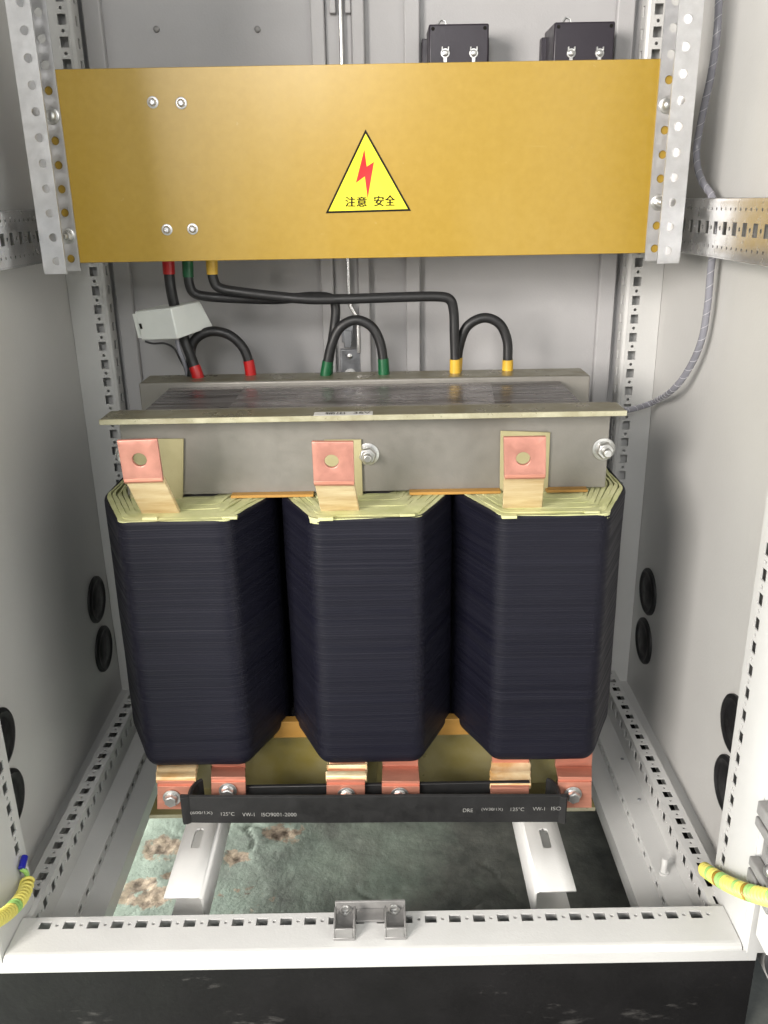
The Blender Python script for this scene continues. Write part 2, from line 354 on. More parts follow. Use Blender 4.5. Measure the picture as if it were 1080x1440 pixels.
# side panels with rubber plugs
G = {}
for sgn, X in ((-1, XL), (1, XR)):
    sp = cpart(MB().box(min(X, X+sgn*.0015), max(X, X+sgn*.0015), -.0395, .5455, -.052, ZT).build('side_panel', 'paint_side'))
    for p in ([(138, 843), (148, 912), (3, 1040), (17, 1125)] if sgn < 0 else [(909, 832), (903, 901), (1030, 1020), (1020, 1105)]):
        c = at(*p, 'x', X-sgn*.004); c.x = X
        mb = MB().lathe(c, (-sgn, 0, 0), [(0, .0345), (.003, .0345), (.0048, .0325), (.0052, .030), (.0035, .0275), (.0033, .021), (.0045, .019), (.0045, .001)], 40)
        sub(mb.build('grommet', 'grommet', smooth=True, angle=35), sp)
cpart(MB().box(XL, XR, -.02, .546, ZT, ZT+.002).build('roof_panel', 'paint'))
# rear corner posts: punched front face, rounded return with slots
for sgn, hx, edge, X, ph in ((-1, -.3645, -.3515, XL, .6191), (1, .3703, .3565, XR, .6188)):
    mb = MB(); y = .507; zz = [ph+.025*k for k in range(-26, 33)]; z0, z1 = -.03, ZT
    a, b = sorted((X-sgn*.0005, edge+sgn*.004))
    strip(mb, (a, y, z0), (0, 0, 1), (1, 0, 0), z1-z0, b-a, [(z-z0, hx-a, .0122, .0105) for z in zz], [(z-z0+.0125, hx-a, .0021) for z in zz])
    e = edge+sgn*.004
    mb.add([(e, y, z0), (e, y, z1), (edge+sgn*.001, y+.0012, z1), (edge+sgn*.001, y+.0012, z0), (edge, y+.004, z1), (edge, y+.004, z0)], [(0, 1, 2, 3), (3, 2, 4, 5)])
    strip(mb, (edge, y+.004, z0), (0, 0, 1), (0, 1, 0), z1-z0, .021, [(z-z0, .010, .012, .0085) for z in zz])
    cpart(mb.build('corner_post', 'paint', solid=.0015, weld=1e-5))
    cpart(MB().box(min(X, edge+sgn*.012), max(X-sgn*.001, edge+sgn*.012)-0, .5235, .525, -.03, ZT).build('post_liner', 'paint'))
# front corner posts
for sgn, fx, X in ((-1, -.366, -.404), (1, .371, .406)):
    mb = MB(); z0, z1 = -.008, ZT; zz = [.001+.025*k+(0 if sgn < 0 else -.004) for k in range(0, 58)]
    strip(mb, (fx, -.037, z0), (0, 0, 1), (0, 1, 0), z1-z0, .080, [(z-z0, .0645, .0122, .0105) for z in zz if z > .01], [(z-z0+.0125, .0645, .0021) for z in zz if z > .01])
    mb.add([(fx, -.037, z0), (fx, -.037, z1), (fx+sgn*.001, -.0395, z1), (fx+sgn*.001, -.0395, z0), (fx+sgn*.004, -.041, z1), (fx+sgn*.004, -.041, z0), (X, -.041, z1), (X, -.041, z0)],
           [(0, 1, 2, 3), (3, 2, 4, 5), (5, 4, 6, 7)])
    mb.add([(fx, .043, z0), (fx, .043, z1), (X-sgn*.02, .043, z1), (X-sgn*.02, .043, z0)], [(0, 1, 2, 3)])
    cpart(mb.build('corner_post', 'paint', solid=.0015, weld=1e-5))
# bottom front rail
mb = MB(); xl, xr = -.3648, .3697
xs = [-.3375+.025*k for k in range(28)]
strip(mb, (xl, -.034, 0), (1, 0, 0), (0, 1, 0), xr-xl, .0445, [(x-xl, .034, .0122, .0100) for x in xs], [(x-xl+.0125, .034, .0019) for x in xs])
mb.add([(xl, -.034, 0), (xr, -.034, 0), (xl, -.0365, -.0004), (xr, -.0365, -.0004), (xl, -.0388, -.0016), (xr, -.0388, -.0016), (xl, -.0402, -.0034), (xr, -.0402, -.0034), (xl, -.0407, -.0055), (xr, -.0407, -.0055)], [(0, 1, 3, 2), (2, 3, 5, 4), (4, 5, 7, 6), (6, 7, 9, 8)])
mb.add([(-.398, -.0407, -.0055), (.385, -.0407, -.0055), (.385, -.0407, -.0178), (-.398, -.0407, -.0178), (-.398, -.030, -.0178), (.385, -.030, -.0178)], [(0, 1, 2, 3), (3, 2, 5, 4)])
mb.add([(xl, .0105, 0), (xr, .0105, 0), (xl, .0125, -.002), (xr, .0125, -.002), (xl, .0125, -.03), (xr, .0125, -.03)], [(0, 1, 3, 2), (2, 3, 5, 4)])
cpart(mb.build('base_rail', 'paint', solid=.0015, weld=1e-5))
# bottom side rails: punched top, punched inner face, two ledges stepping down
for sgn, hx, xi, xo, x2, x3, y0h in ((-1, -.370, -.3597, -.3815, -.334, -.3064, .0528), (1, .3718, .3609, .383, .3325, .3045, .0511)):
    mb = MB(); ya, yb = .012, .520; zt = -.0066; L_ = yb-ya; ys = [y0h+.025*k for k in range(-1, 19)]
    a, b = sorted((xo, xi))
    strip(mb, (a, ya, zt), (0, 1, 0), (1, 0, 0), L_, b-a, [(y-ya, hx-a, .0122, .0105) for y in ys], [(y-ya+.0125, hx-a, .0019) for y in ys])
    strip(mb, (xi, ya, zt-.040), (0, 1, 0), (0, 0, 1), L_, .040, [(y-ya, .027, .0105, .0122) for y in ys], [(y-ya+.0125, .027, .0019) for y in ys])
    z1 = zt-.040; z2 = z1-.014
    mb.add([(xi, ya, z1), (xi, yb, z1), (x2, yb, z1), (x2, ya, z1)], [(0, 1, 2, 3)])
    strip(mb, (x2, ya, z2), (0, 1, 0), (0, 0, 1), L_, .014, [(y-ya, .007, .010, .006) for y in ys])
    mb.add([(x2, ya, z2), (x2, yb, z2), (x3, yb, z2), (x3, ya, z2)], [(0, 1, 2, 3)])
    mb.add([(x3, ya, z2), (x3, yb, z2), (x3, yb, z2-.024), (x3, ya, z2-.024)], [(0, 1, 2, 3)])
    mb.add([(xo, ya, zt), (xo, yb, zt), (xo, yb, zt-.02), (xo, ya, zt-.02)], [(0, 1, 2, 3)])
    Xw = XL if sgn < 0 else XR
    mb.add([(xo, ya, zt-.02), (xo, yb, zt-.02), (Xw, yb, zt-.02), (Xw, ya, zt-.02)], [(0, 1, 2, 3)])
    mb.add([(x2, ya, z2-.0001), (x2, yb, z2-.0001), (xi, yb, z2-.0001), (xi, ya, z2-.0001)], [(0, 1, 2, 3)])
    mb.add([(xi, ya, z1), (xi, yb, z1), (xi, yb, z2), (xi, ya, z2)], [(0, 1, 2, 3)])
    mb.add([(xi, ya, z1-.0001), (xi, yb, z1-.0001), (Xw, yb, z1-.0001), (Xw, ya, z1-.0001)], [(0, 1, 2, 3)])
    o = cpart(mb.build('base_rail', 'paint', solid=.0013, weld=1e-5))
    if sgn > 0:
        p = at(933, 1227, 'z', z1+.001); sub(MB().lathe((p.x, p.y, z1+.0005), (0, 0, 1), [(0, .006), (.002, .006), (.0022, .0036), (.020, .0036), (.021, .0028)], 16).build('stud', 'paint', smooth=True), o)
        for q in ((875, 1067), (899, 1124)):
            p = at(*q, 'z', z1+.001); sub(MB().lathe((p.x, p.y, z1+.0008), (0, 0, 1), [(0, .0025), (.0006, .0022)], 12).build('rivet', 'dark_zinc'), o)
cpart(MB().box(-.36, .36, .500, .520, -.035, -.0068).build('base_rail', 'paint', bevel=.002))
# black plinth: front board, back board and corner blocks, open at the sides
pl = cpart(MB().box(-.385, .387, -.038, -.030, FZ+.001, -.0192).build('plinth', 'plinth_paint', bevel=.0008))
sub(MB().box(-.374, .390, .525, .533, FZ+.001, -.032).build('plinth_board', 'plinth_paint'), pl)
sub(MB().box(.377, .385, -.0295, .5245, FZ+.001, -.032).build('plinth_board', 'plinth_paint'), pl)
for y in (-.0295, .4995):
    sub(MB().box(-.374, -.349, y, y+.025, FZ+.001, -.032).build('plinth_foot', 'plinth_paint'), pl)
# latch keeper in the middle of the front rail
kp = MB()
P0 = at(472, 1310, 'z', .001); kx0 = at(470, 1308, 'z', .001).x; kx1 = at(571, 1308, 'z', .001).x; wv = at(500, 1308, 'z', .001).x-kx0
for x0 in (kx0, kx1-wv):
    kp.box(x0, x0+wv, -.027, .012, .0008, .0045); kp.box(x0, x0+.002, -.027, .004, .0045, .016); kp.box(x0+wv-.002, x0+wv, -.027, .004, .0045, .016); kp.box(x0+.002, x0+wv-.002, -.027, -.0245, .0045, .016)
kp.box(kx0, kx1, .0121, .0150, -.012, .013); kp.box(kx0+wv+.0003, kx1-wv-.0003, -.004, .0118, .0008, .0042)
kp = cpart(kp.build('latch_keeper', 'cast_grey', bevel=.0006, seg=1))
for px in (486, 554):
    p = at(px, 1282, 'y', .008); sub(MB().lathe((p.x, .0085, .0046), (0, 0, 1), [(0, .0062), (.001, .0062), (.0012, .0048), (.0038, .0046), (.0046, .0030), (.003, .0022), (.003, .0005)], 20).build('screw', 'zinc_bright', smooth=True), kp)

# ------------------------------------------------------------------ mounting rails and upright channels
for sgn, X in ((-1, -.369), (1, .369)):
    mb = MB(); z0, z1 = .641, .699; ya, yb = -.01, .50
    ys = [.3105-.025*k+(0 if sgn > 0 else .002) for k in range(-7, 13)]
    strip(mb, (X, ya, z0+.002), (0, 1, 0), (0, 0, 1), yb-ya, z1-z0-.004, [(y-ya, .0275, .0105, .0125) for y in ys],
          [(y-ya+.0125, .0275, .0022) for y in ys]+[(y-ya+d, v, .0016) for y in ys for d in (0.002, .0145) for v in (.009, .046)], n=8)
    b1 = [(X, z1-.002), (X+sgn*.0006, z1-.0006), (X+sgn*.002, z1), (X+sgn*.021, z1), (X+sgn*.021, z1-.01)]
    b2 = [(X, z0+.002), (X+sgn*.0006, z0+.0006), (X+sgn*.002, z0), (X+sgn*.021, z0), (X+sgn*.021, z0+.01)]
    for b in (b1, b2):
        for i in range(4):
            mb.add([(b[i][0], ya, b[i][1]), (b[i][0], yb, b[i][1]), (b[i+1][0], yb, b[i+1][1]), (b[i+1][0], ya, b[i+1][1])], [(0, 1, 2, 3)])
    cpart(mb.build('mounting_rail', 'zinc_smooth', solid=.0014, weld=1e-5))
for sgn, hx, zs0, xw, xe in ((-1, -.334, None, -.349, -.3245), (1, .338, None, .352, .3275)):
    yr, yf = .337, .290; zb = .632; zt_ = 1.30
    zz = [zb+.0135+.025*k for k in range(0, 27)]
    mb = MB(); a, b = sorted((xw, xe))
    strip(mb, (a, yr, zb), (0, 0, 1), (1, 0, 0), zt_-zb, b-a, [], [(z-zb, hx-a, .0045) for z in zz])
    strip(mb, (a, yf, zb), (0, 0, 1), (1, 0, 0), zt_-zb, b-a, [], [(z-zb, hx-a, .0045) for z in zz])
    strip(mb, (xw, yf, zb), (0, 0, 1), (0, 1, 0), zt_-zb, yr-yf, [(z-zb, .0235, .014, .0075) for z in zz])
    up = cpart(mb.build('upright_channel', 'zinc', solid=.0018, weld=1e-5))
    for py in ((159, 331) if sgn < 0 else (144, 282)):
        zc = at(70 if sgn < 0 else 935, py, 'y', yr).z
        k = min(zz, key=lambda q: abs(q-zc))
        o = hexbolt('bolt', None, (hx, yr-.0012, k), (0, -1, 0), r=.0058, h=.0045, washer=.0088, dome=(py < 200), stud=0 if py < 200 else .006); sub(adopt(o, cab), up)
        o.matrix_parent_inverse = Matrix(); o.parent = up
    for k in (3, 6):
        pass

# ------------------------------------------------------------------ insulating board with warning triangle
YB = .3405
bd = thing('insulating_board', 'yellow brown insulating board with warning triangle bolted between the upright channels', 'board', (0, YB+.003, .640))
bd0 = adopt(MB().box(-.3455, .3485, YB-.002, YB+.003, .6405, .8415).build('board', 'board', bevel=.0005, seg=1), bd)
for p in ((215, 144), (255, 145), (235, 323), (271, 322)):
    c = at(*p, 'y', YB-.002); mb = MB().lathe((c.x, YB-.0021, c.z), (0, -1, 0), [(0, .0062), (.0009, .0062), (.0012, .0056), (.0013, .0044), (.003, .0041), (.0042, .0028), (.0030, .0018), (.003, .0004)], 22)
    adopt(mb.build('screw', 'zinc', smooth=True), bd)
tri = [at(514, 182, 'y', YB-.0022), at(458, 300, 'y', YB-.0022), at(578, 296.5, 'y', YB-.0022)]
cen = (tri[0]+tri[1]+tri[2])/3
def tri_at(k, y): return [Vector((cen.x+(p.x-cen.x)*k, y, cen.z+(p.z-cen.z)*k)) for p in tri]
lb = adopt(MB().prism(tri_at(1, YB-.0023), (0, -.0003, 0)).build('warning_label', 'ink'), bd)
sub(MB().prism(tri_at(.925, YB-.0027), (0, -.0002, 0)).build('label_field', 'label_yellow'), lb)
zb_ = lambda zx, zy: at(430+zx/6, 170+zy/6, 'y', YB-.003)
sub(MB().prism([zb_(*q) for q in ((494, 240), (514, 386), (575, 346), (522, 655), (498, 468), (422, 524))], (0, -.0002, 0)).build('lightning_symbol', 'label_red'), lb)
tm = MB()
for ch, (x0, y0, x1, y1) in zip('注意安全', ((333, 724, 414, 640), (428, 724, 510, 640), (574, 720, 654, 634), (668, 715, 748, 627))):
    a = zb_(x0, y0); b = zb_(x1, y0); c = zb_(x0, y1)
    for k in (0, 1, 2):     # struck thrice, a hair apart, for the bold print
        put_text(tm, ch, (c-a).length, a+Vector((.00035*k, -.0003-.00006*k, .0002*(k % 2))), (b-a).normalized(), (c-a).normalized(), width=(b-a).length)
if tm.v: sub(tm.build('lettering', 'ink'), lb)

# ------------------------------------------------------------------ modules on the back wall
for (x0, y0, x1, lab) in ((603, 34, 688, 'black plastic module with two screw terminals beside the lock rod'), (780, 31, 866, 'black plastic module with two screw terminals beside the punched corner post')):
    yf = .478; a = at(x0, y0, 'y', yf); b = at(x1, y0-2, 'y', yf); zt = a.z; zl = zt-.075
    t = thing('terminal_module', lab, 'module', ((a.x+b.x)/2, .546, zl))
    adopt(MB().box(a.x, b.x, yf, .5315 if x0 < 700 else .5455, zl, zt).build('housing', 'module_plastic', bevel=.002), t)
    adopt(MB().box(a.x-.006, b.x+.006, .525 if x0 < 700 else .530, .5452, zl-.01, zt-.008).build('flange', 'module_plastic', bevel=.001), t)
    for cx, cz in ((a.x+.005, zt-.005), (b.x-.005, zt-.005)):
        adopt(MB().lathe((cx, yf-.0002, cz), (0, -1, 0), [(0, .0022), (.0006, .002)], 12).build('corner_screw', 'ink'), t)
    for px in ((626, 666) if x0 < 700 else (803, 843)):
        c = at(px, 75, 'y', yf)
        mb = MB().lathe((c.x, yf-.0002, c.z), (0, -1, 0), [(0, .0055), (.0012, .0055), (.0013, .0036), (.0035, .0032), (.004, .002)], 18)
        mb.box(c.x-.0022, c.x+.0022, yf-.0014, yf-.0004, c.z-.010, c.z+.001); mb.box(c.x-.0045, c.x-.003, yf-.004, yf-.0003, c.z+.002, c.z+.007); mb.box(c.x+.003, c.x+.0045, yf-.004, yf-.0003, c.z+.002, c.z+.007)
        adopt(mb.build('terminal_screw', 'zinc_bright', bevel=.0003, seg=1), t)
    adopt(MB().tube([(a.x+.010, yf+.010, zt-.001), (a.x+.015, yf+.010, zt+.006), (a.x+.020, yf+.010, zt+.005), (a.x+.022, yf+.010, zt-.001)], .0014, 8).build('wire_clip', 'zinc_bright', smooth=True), t)

# ------------------------------------------------------------------ transformer support rails
for sgn, xw, xo, lab in ((-1, -.185, -.227, 'grey slotted steel channel rail under the transformer over the pale green floor'), (1, .1805, .2245, 'grey slotted steel channel rail under the transformer over the dark floor')):
    mb = MB(); ya, yb = .048, .4995; zt = -.012; zl = -.056; a, b = sorted((xw+sgn*.004, xo))
    slot = [(at(270, 1180, 'z', zt).y if sgn < 0 else at(769, 1180, 'z', zt).y)-ya, .40]
    strip(mb, (a, ya, zt), (0, 1, 0), (1, 0, 0), yb-ya, b-a, [(u, (b-a)*(.50 if sgn < 0 else .52), .034, .0105) for u in slot])
    for u in slot:   # rounded slot ends
        vc = a+(b-a)*(.50 if sgn < 0 else .52)
        for e in (-1, 1):
            for s in (-1, 1):
                yc = ya+u+e*.017; fan = [(yc, vc+s*.00525)]+[(yc-e*.00525*(1-math.cos(t*math.pi/8)), vc+s*.00525*math.sin(t*math.pi/8)) for t in range(0, 5)]
                fan = [(yc-e*.00525*(1-math.sin(t*math.pi/8)), vc+s*.00525*math.cos(math.pi/2-t*math.pi/8)) for t in range(0, 5)]
                pts = [(yc, vc+s*.00525)]+[(yc-e*.00525*(1-math.cos(q)), vc+s*.00525*math.sin(q)) for q in [k*math.pi/8 for k in range(5)]]
                for k in range(1, len(pts)-1):
                    mb.add([(pts[0][1], pts[0][0], zt), (pts[k][1], pts[k][0], zt), (pts[k+1][1], pts[k+1][0], zt)], [(0, 1, 2)])
    xs_ = [(xw+sgn*.004, zt), (xw+sgn*.0012, zt-.0012), (xw, zt-.004), (xw, zl+.004), (xw+sgn*.0012, zl+.0012), (xw+sgn*.004, zl), (xo, zl)]
    for i in range(len(xs_)-1):
        mb.add([(xs_[i][0], ya, xs_[i][1]), (xs_[i][0], yb, xs_[i][1]), (xs_[i+1][0], yb, xs_[i+1][1]), (xs_[i+1][0], ya, xs_[i+1][1])], [(0, 1, 2, 3)])
    o = mb.build('support_rail', 'paint', solid=.0028, weld=1e-5, smooth=True, angle=50); tag(o, lab, 'rail')
    # cross bearer fixed to the frame ends

# ------------------------------------------------------------------ transformer
YF = .149                         # front of the coils
CZ0, CZ1 = .083, .3895
XC = (-.2005, .002, .2005)
tr = thing('transformer', 'three phase dry transformer with three dark coils and copper lugs on slotted rails', 'transformer', (0, .30, -.010))
def tpart(o): return adopt(o, tr)
def fillet(poly, rad, n=5):
    out = []; N = len(poly); rads = rad if isinstance(rad, (list, tuple)) else [rad]*N
    for i in range(N):
        p = Vector(poly[i]); a = Vector(poly[i-1]); b = Vector(poly[(i+1) % N]); u = (a-p).normalized(); v = (b-p).normalized()
        ang = u.angle(v); d = min(rads[i]/math.tan(ang/2), (a-p).length*.45, (b-p).length*.45); s, e = p+u*d, p+v*d
        for k in range(n+1):
            t = k/n; out.append((1-t)**2*s+2*t*(1-t)*p+t*t*e)
    return out
def resample(poly, step):
    out = []
    for i in range(len(poly)):
        a, b = poly[i], poly[(i+1) % len(poly)]; n = max(1, round((b-a).length/step))
        out += [a+(b-a)*(k/n) for k in range(n)]
    return out
def outline(dx=0, dy=0):
    h, w_, y0, y1 = .058, .0985, YF, .453; c = .086
    return [(-h+dx*.55, y0+dy), (h-dx*.55, y0+dy), (w_-dx, y0+c+dy*.8), (w_-dx, y1-c-dy*.8), (h-dx*.55, y1-dy), (-h+dx*.55, y1-dy), (-w_+dx, y1-c-dy*.8), (-w_+dx, y0+c+dy*.8)]
coils = []
for ci, xc in enumerate(XC):
    ol = resample(fillet([(x+xc, y) for x, y in outline()], [.022, .022, .06, .06, .022, .022, .06, .06], 8), .007); n = len(ol)
    cx = sum(p[0] for p in ol)/n; cy = sum(p[1] for p in ol)/n
    nor = []
    for i in range(n):
        t = ol[(i+1) % n]-ol[i-1]; q = Vector((t.y, -t.x)).normalized(); nor.append(q)
    turns = 108; pitch = (CZ1-CZ0)/turns; rows = []; rng = random.Random(ci+3)
    vs = []
    for t in range(turns):
        off = rng.uniform(-.00003, .00003)*(1+(rng.random() < .08)*2)
        for k, d in ((.04, -.00008), (.28, -.00001), (.60, 0), (.94, -.00003)):
            z = CZ0+(t+k)*pitch
            rows.append(z)
            for i in range(n):
                p = ol[i]; q = nor[i]
                bul = .0016*noise.noise(Vector((p.x*9, p.y*9, z*7+ci)))+.0005*noise.noise(Vector((p.x*30, p.y*30, z*18+ci*7)))+.00006*noise.noise(Vector((p.x*8, p.y*8, z*200+ci*7)))
                zo = .0011*noise.noise(Vector((p.x*14, p.y*14, z*11+ci*3)))
                e = min(z-CZ0, CZ1-z); rnd = -.0012*max(0, 1-(CZ1-z)/.004)**2-.0055*max(0, 1-(z-CZ0)/.014)**2.2
                ww = d+off+bul+rnd
                vs.append((p.x+q.x*ww, p.y+q.y*ww, z+zo*min(1, e/.01)))
    nr = len(rows); fs = [(r*n+i, r*n+(i+1) % n, (r+1)*n+(i+1) % n, (r+1)*n+i) for r in range(nr-1) for i in range(n)]
    for ins, z in ((.0022, CZ1+.0004), (.0034, CZ1-.0002), (.0036, CZ1-.007)):     # rolled rim, then the recessed top
        vs += [(p.x-q.x*ins, p.y-q.y*ins, z) for p, q in zip(ol, nor)]
        fs += [((nr-1)*n+i, (nr-1)*n+(i+1) % n, nr*n+(i+1) % n, nr*n+i) for i in range(n)]; nr += 1
    fs += [tuple(range(n-1, -1, -1)), tuple((nr-1)*n+i for i in range(n))]
    co = MB().add(vs, fs).build('coil', 'coil', smooth=True, angle=70); tpart(co); coils.append(co)
    # nested paper layers standing proud of the winding, top and bottom
    for L_ in range(11):
        dx = .0048+L_*.0044; dy = .0050+L_*.0075
        lay = resample(fillet([(x+xc, y) for x, y in outline(dx, dy)], [.014, .014, .05, .05, .014, .014, .05, .05], 6), .016); N = len(lay); mb = MB(); va = []
        ztop = .3899+rng.uniform(-.0005, .0005)-.0001*L_
        for i, p in enumerate(lay):
            t = lay[(i+1) % N]-lay[i-1]; q = Vector((t.y, -t.x)).normalized()
            frontness = abs(q.y)**2
            th = .0012+.0027*min(1, frontness*2.2)**.7
            jit = .0011*(1-frontness)*noise.noise(Vector((p.x*60, p.y*60, L_*3.1+ci)))
            zz = ztop+.0006*noise.noise(Vector((p.x*40, p.y*40, L_*2+ci*5)))+(1-frontness)*.0025*(noise.noise(Vector((p.x*25, p.y*25, L_)))+.2)
            for s in (1, -1): va.append((p.x+q.x*(s*th+jit), p.y+q.y*(s*th+jit), zz))
            for s in (1, -1): va.append((p.x+q.x*(s*th), p.y+q.y*(s*th), .3835))
        f = []
        for i in range(N):
            a, b = 4*i, 4*((i+1) % N); f += [(a, b, b+1, a+1), (a, a+2, b+2, b), (a+1, b+1, b+3, a+3)]
        sub(mb.add(va, f).build('paper_layer', 'paper', smooth=True, angle=40), co)
    for bx, by in (((211, 727), (323, 725)), ((458, 727), (573, 722)), ((716, 724), (832, 718)))[ci]:
        p = at(bx, by, 'z', .392)
        sub(MB().box(p.x-.008, p.x+.008, p.y-.003, p.y+.003, .3885, .3915+rng.random()*.001).build('paper_tab', 'paper', bevel=.0005), co)
# core: top yoke, limbs, bottom yoke
core = tpart(MB().box(-.2425, .2425, .2365, .365, .400, .488).build('yoke', 'yoke', bevel=.0006, seg=1))
for xc in XC:
    tpart(MB().box(xc-.040, xc+.040, .245, .358, .02, .4).build('core_limb', 'yoke'))
tpart(MB().box(-.2425, .2425, .2365, .365, 0.0, .083).build('yoke', 'yoke', bevel=.0006, seg=1))
XA, XB = -.277, .279
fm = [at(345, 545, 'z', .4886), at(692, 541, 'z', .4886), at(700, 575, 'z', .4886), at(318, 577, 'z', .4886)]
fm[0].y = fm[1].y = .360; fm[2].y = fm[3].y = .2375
sub(MB().prism([(p.x, p.y, .4882) for p in fm], (0, 0, .0003)).build('varnish_glare', 'glare_film'), core)  # thin added sheet carrying the painted glare on the yoke top
# upper front clamp: web, forward flange with its pale varnished edge
uc = tpart(MB().box(XA+.008, XB-.006, .2312, .2360, .392, .4900).build('upper_clamp', 'clamp', bevel=.0006, seg=1))
sub(MB().box(XA, XB, .1900, .2312, .4850, .4902).build('clamp_flange', 'flange_top', bevel=.001), uc)
sub(MB().box(XA, XB, .1888, .1902, .4846, .4906).build('flange_edge', 'clamp_varnish', bevel=.0005, seg=1), uc)
# upper rear clamp
ur = tpart(MB().box(-.281, .281, .3655, .3702, .392, .494).build('upper_clamp', 'clamp', bevel=.0022, seg=3))
sub(MB().box(-.281, .281, .3703, .420, .4885, .4938).build('clamp_flange', 'flange_top', bevel=.002, seg=3), ur)
# lower clamps
for y0, y1, f0, f1 in ((.2312, .236, .176, .2312), (.3655, .3702, .3702, .42)):
    lc = tpart(MB().box(XA+.006, XB-.006, y0, y1, -.0085, .084).build('lower_clamp', 'lower_web', bevel=.0006, seg=1))
    sub(MB().box(XA+.003, XB-.004, f0, f1, -.0085, -.0040).build('clamp_flange', 'clamp_olive', bevel=.0008), lc)
    if y0 < .3: sub(MB().box(XA+.003, XB-.004, f0-.0012, f0-.0001, -.0088, -.0036).build('flange_edge', 'clamp_varnish', bevel=.0004, seg=1), lc)
# wedges between clamp and coils
for (x0, y0, x1, y1), mname in zip(((325, 699, 441, 699), (576, 698, 704, 696), (768, 695, 826, 694)), ('wood_strip', 'wood_strip', 'wood_strip')):
    a = at(x0, y0, 'y', .221); b = at(x1, y1, 'y', .221); zc = .3935
    tpart(MB().box(a.x, b.x, .219, .2308, .3906, .3938).build('wedge_strip', mname, bevel=.0004, seg=1))
for x in ((XC[0]+XC[1])/2, (XC[1]+XC[2])/2):
    tpart(MB().box(x-.022, x+.022, .218, .2308, .075, .098).build('wedge_strip', 'wood_strip', bevel=.0005, seg=1))
# clamp bolts with nuts
for p in ((517, 641), (851, 634), (176, 641)):
    c = at(*p, 'y', .224); o = hexbolt('clamp_bolt', None, (c.x, .2311, c.z), (0, -1, 0), r=.0092, h=.008, washer=.0128, m='zinc_bright', stud=.010, rot=.2); tpart(o)
c = at(214, 1090, 'y', .2); tpart(hexbolt('clamp_bolt', None, (XA+.012, .2311, .055), (0, -1, 0), r=.0088, h=.008, washer=.0125, stud=.012, rot=.1))
# flange label with the output voltage
la = at(441, 583, 'z', .4912); lb_ = at(524, 583, 'z', .4912)
lab = tpart(MB().box(la.x, lb_.x, .1908, .2065, .4903, .4906).build('voltage_label', 'label_white'))
tm = MB(); put_text(tm, '输出', .0105, (la.x+.012, .1935, .4910), (1, 0, 0), (0, 1, 0), width=.021); put_text(tm, '36V', .0085, (la.x+.042, .1945, .4910), (1, 0, 0), (0, 1, 0), width=.018)
if tm.v: sub(tm.build('lettering', 'ink'), lab)

def bar(secs, th):
    """flat bar through cross sections (left point, right point); thickness th away from the viewer"""
    mb = MB(); vs = []; fs = []; n = len(secs)
    for i, (a, b) in enumerate(secs):
        j = secs[min(i+1, n-1)]; k = secs[max(i-1, 0)]; t = ((j[0]+j[1])-(k[0]+k[1])).normalized(); wd = (b-a).normalized(); nn = wd.cross(t).normalized()
        if nn.y < 0: nn = -nn
        vs += [a, b, b+nn*th, a+nn*th]
    for i in range(n-1):
        o = 4*i; fs += [(o+k, o+(k+1) % 4, o+4+(k+1) % 4, o+4+k) for k in range(4)]
    fs += [(3, 2, 1, 0), tuple(4*(n-1)+k for k in range(4))]
    return mb.add(vs, fs)
# upper lugs: (base left/right px, bend, top) per coil and the insulating plate behind
LUG = (dict(base=((200, 724), (253, 722)), bend=((176, 676), (230, 674)), top=((166, 617), (222, 616)), plate=((222, 617), (258, 617), (259, 722), (222, 722)), hole=(197, 645)),
       dict(base=((452, 723), (506, 722)), bend=((442, 679), (498, 679)), top=((439, 619), (496, 619)), plate=((494, 618), (508, 618), (511, 722), (494, 722)), hole=(467, 646)),
       dict(base=((707, 719), (762, 719)), bend=((709, 670), (766, 669)), top=((708, 613), (766, 612)), plate=((704, 606), (774, 608), (769, 720), (702, 720)), hole=(737, 641)))
for ci, d in enumerate(LUG):
    yb_, ym, yt = .178, .140, .134
    q = [tuple(at(*p, 'y', y) for p in d[k]) for k, y in (('base', yb_), ('bend', ym), ('top', yt))]
    lo = (q[0][0]+Vector((0, 0, -.012)), q[0][1]+Vector((0, 0, -.012)))
    mid = [tuple(a+(b-a)*t for a, b in zip(q[0], q[1])) for t in (.12, .3, .5, .7, .88)]
    lug = tpart(MB().build('terminal_lug', 'copper') if False else bar([lo, q[0]]+mid+[q[1]], .005).build('lug_insulation', 'wrap_tape', bevel=.0008))
    # copper face with a real hole
    a, b = q[1]; c, e = q[2]; U = (b-a).normalized(); V = ((c+e)/2-(a+b)/2); lv = V.length; V.normalize(); lu = (b-a).length
    lu2 = (e-c).length; mb = MB(); a2 = a+U*(-.0003)
    hc = at(*d['hole'], 'y', (ym+yt)/2); hu = (hc-a2).dot(U); hv = (hc-a2).dot(V)
    V = (c-a).normalized()
    nn = U.cross(V).normalized(); nn = nn if nn.y < 0 else -nn
    holed_plate(mb, a2+nn*.0022, U, V, lu+.0008, lv, hu, hv, .0072)
    cb = mb.build('terminal_lug', 'copper', solid=.0046, weld=1e-5, bevel=.0007, seg=2); tpart(cb)
    # folded shoulder at the foot of the copper face
    sub(bar([(a+nn*.0045+V*.004, b+nn*.0045+V*.004), (a+nn*.0052+V*.0005, b+nn*.0052+V*.0005), (a+nn*.003-V*.0022, b+nn*.003-V*.0022)], .003).build('lug_shoulder', 'copper_old', bevel=.0006), cb)
    pp = [at(*p, 'y', .2275) for p in d['plate']]; x0 = min(p.x for p in pp); 
    if ci < 2: pp[0].x -= .03; pp[3].x -= .03
    for p in pp[2:]: p.z = .386
    sub(MB().prism(pp, (0, .0022, 0)).build('insulating_plate', 'plate_paper', bevel=.0004, seg=1), coils[ci])
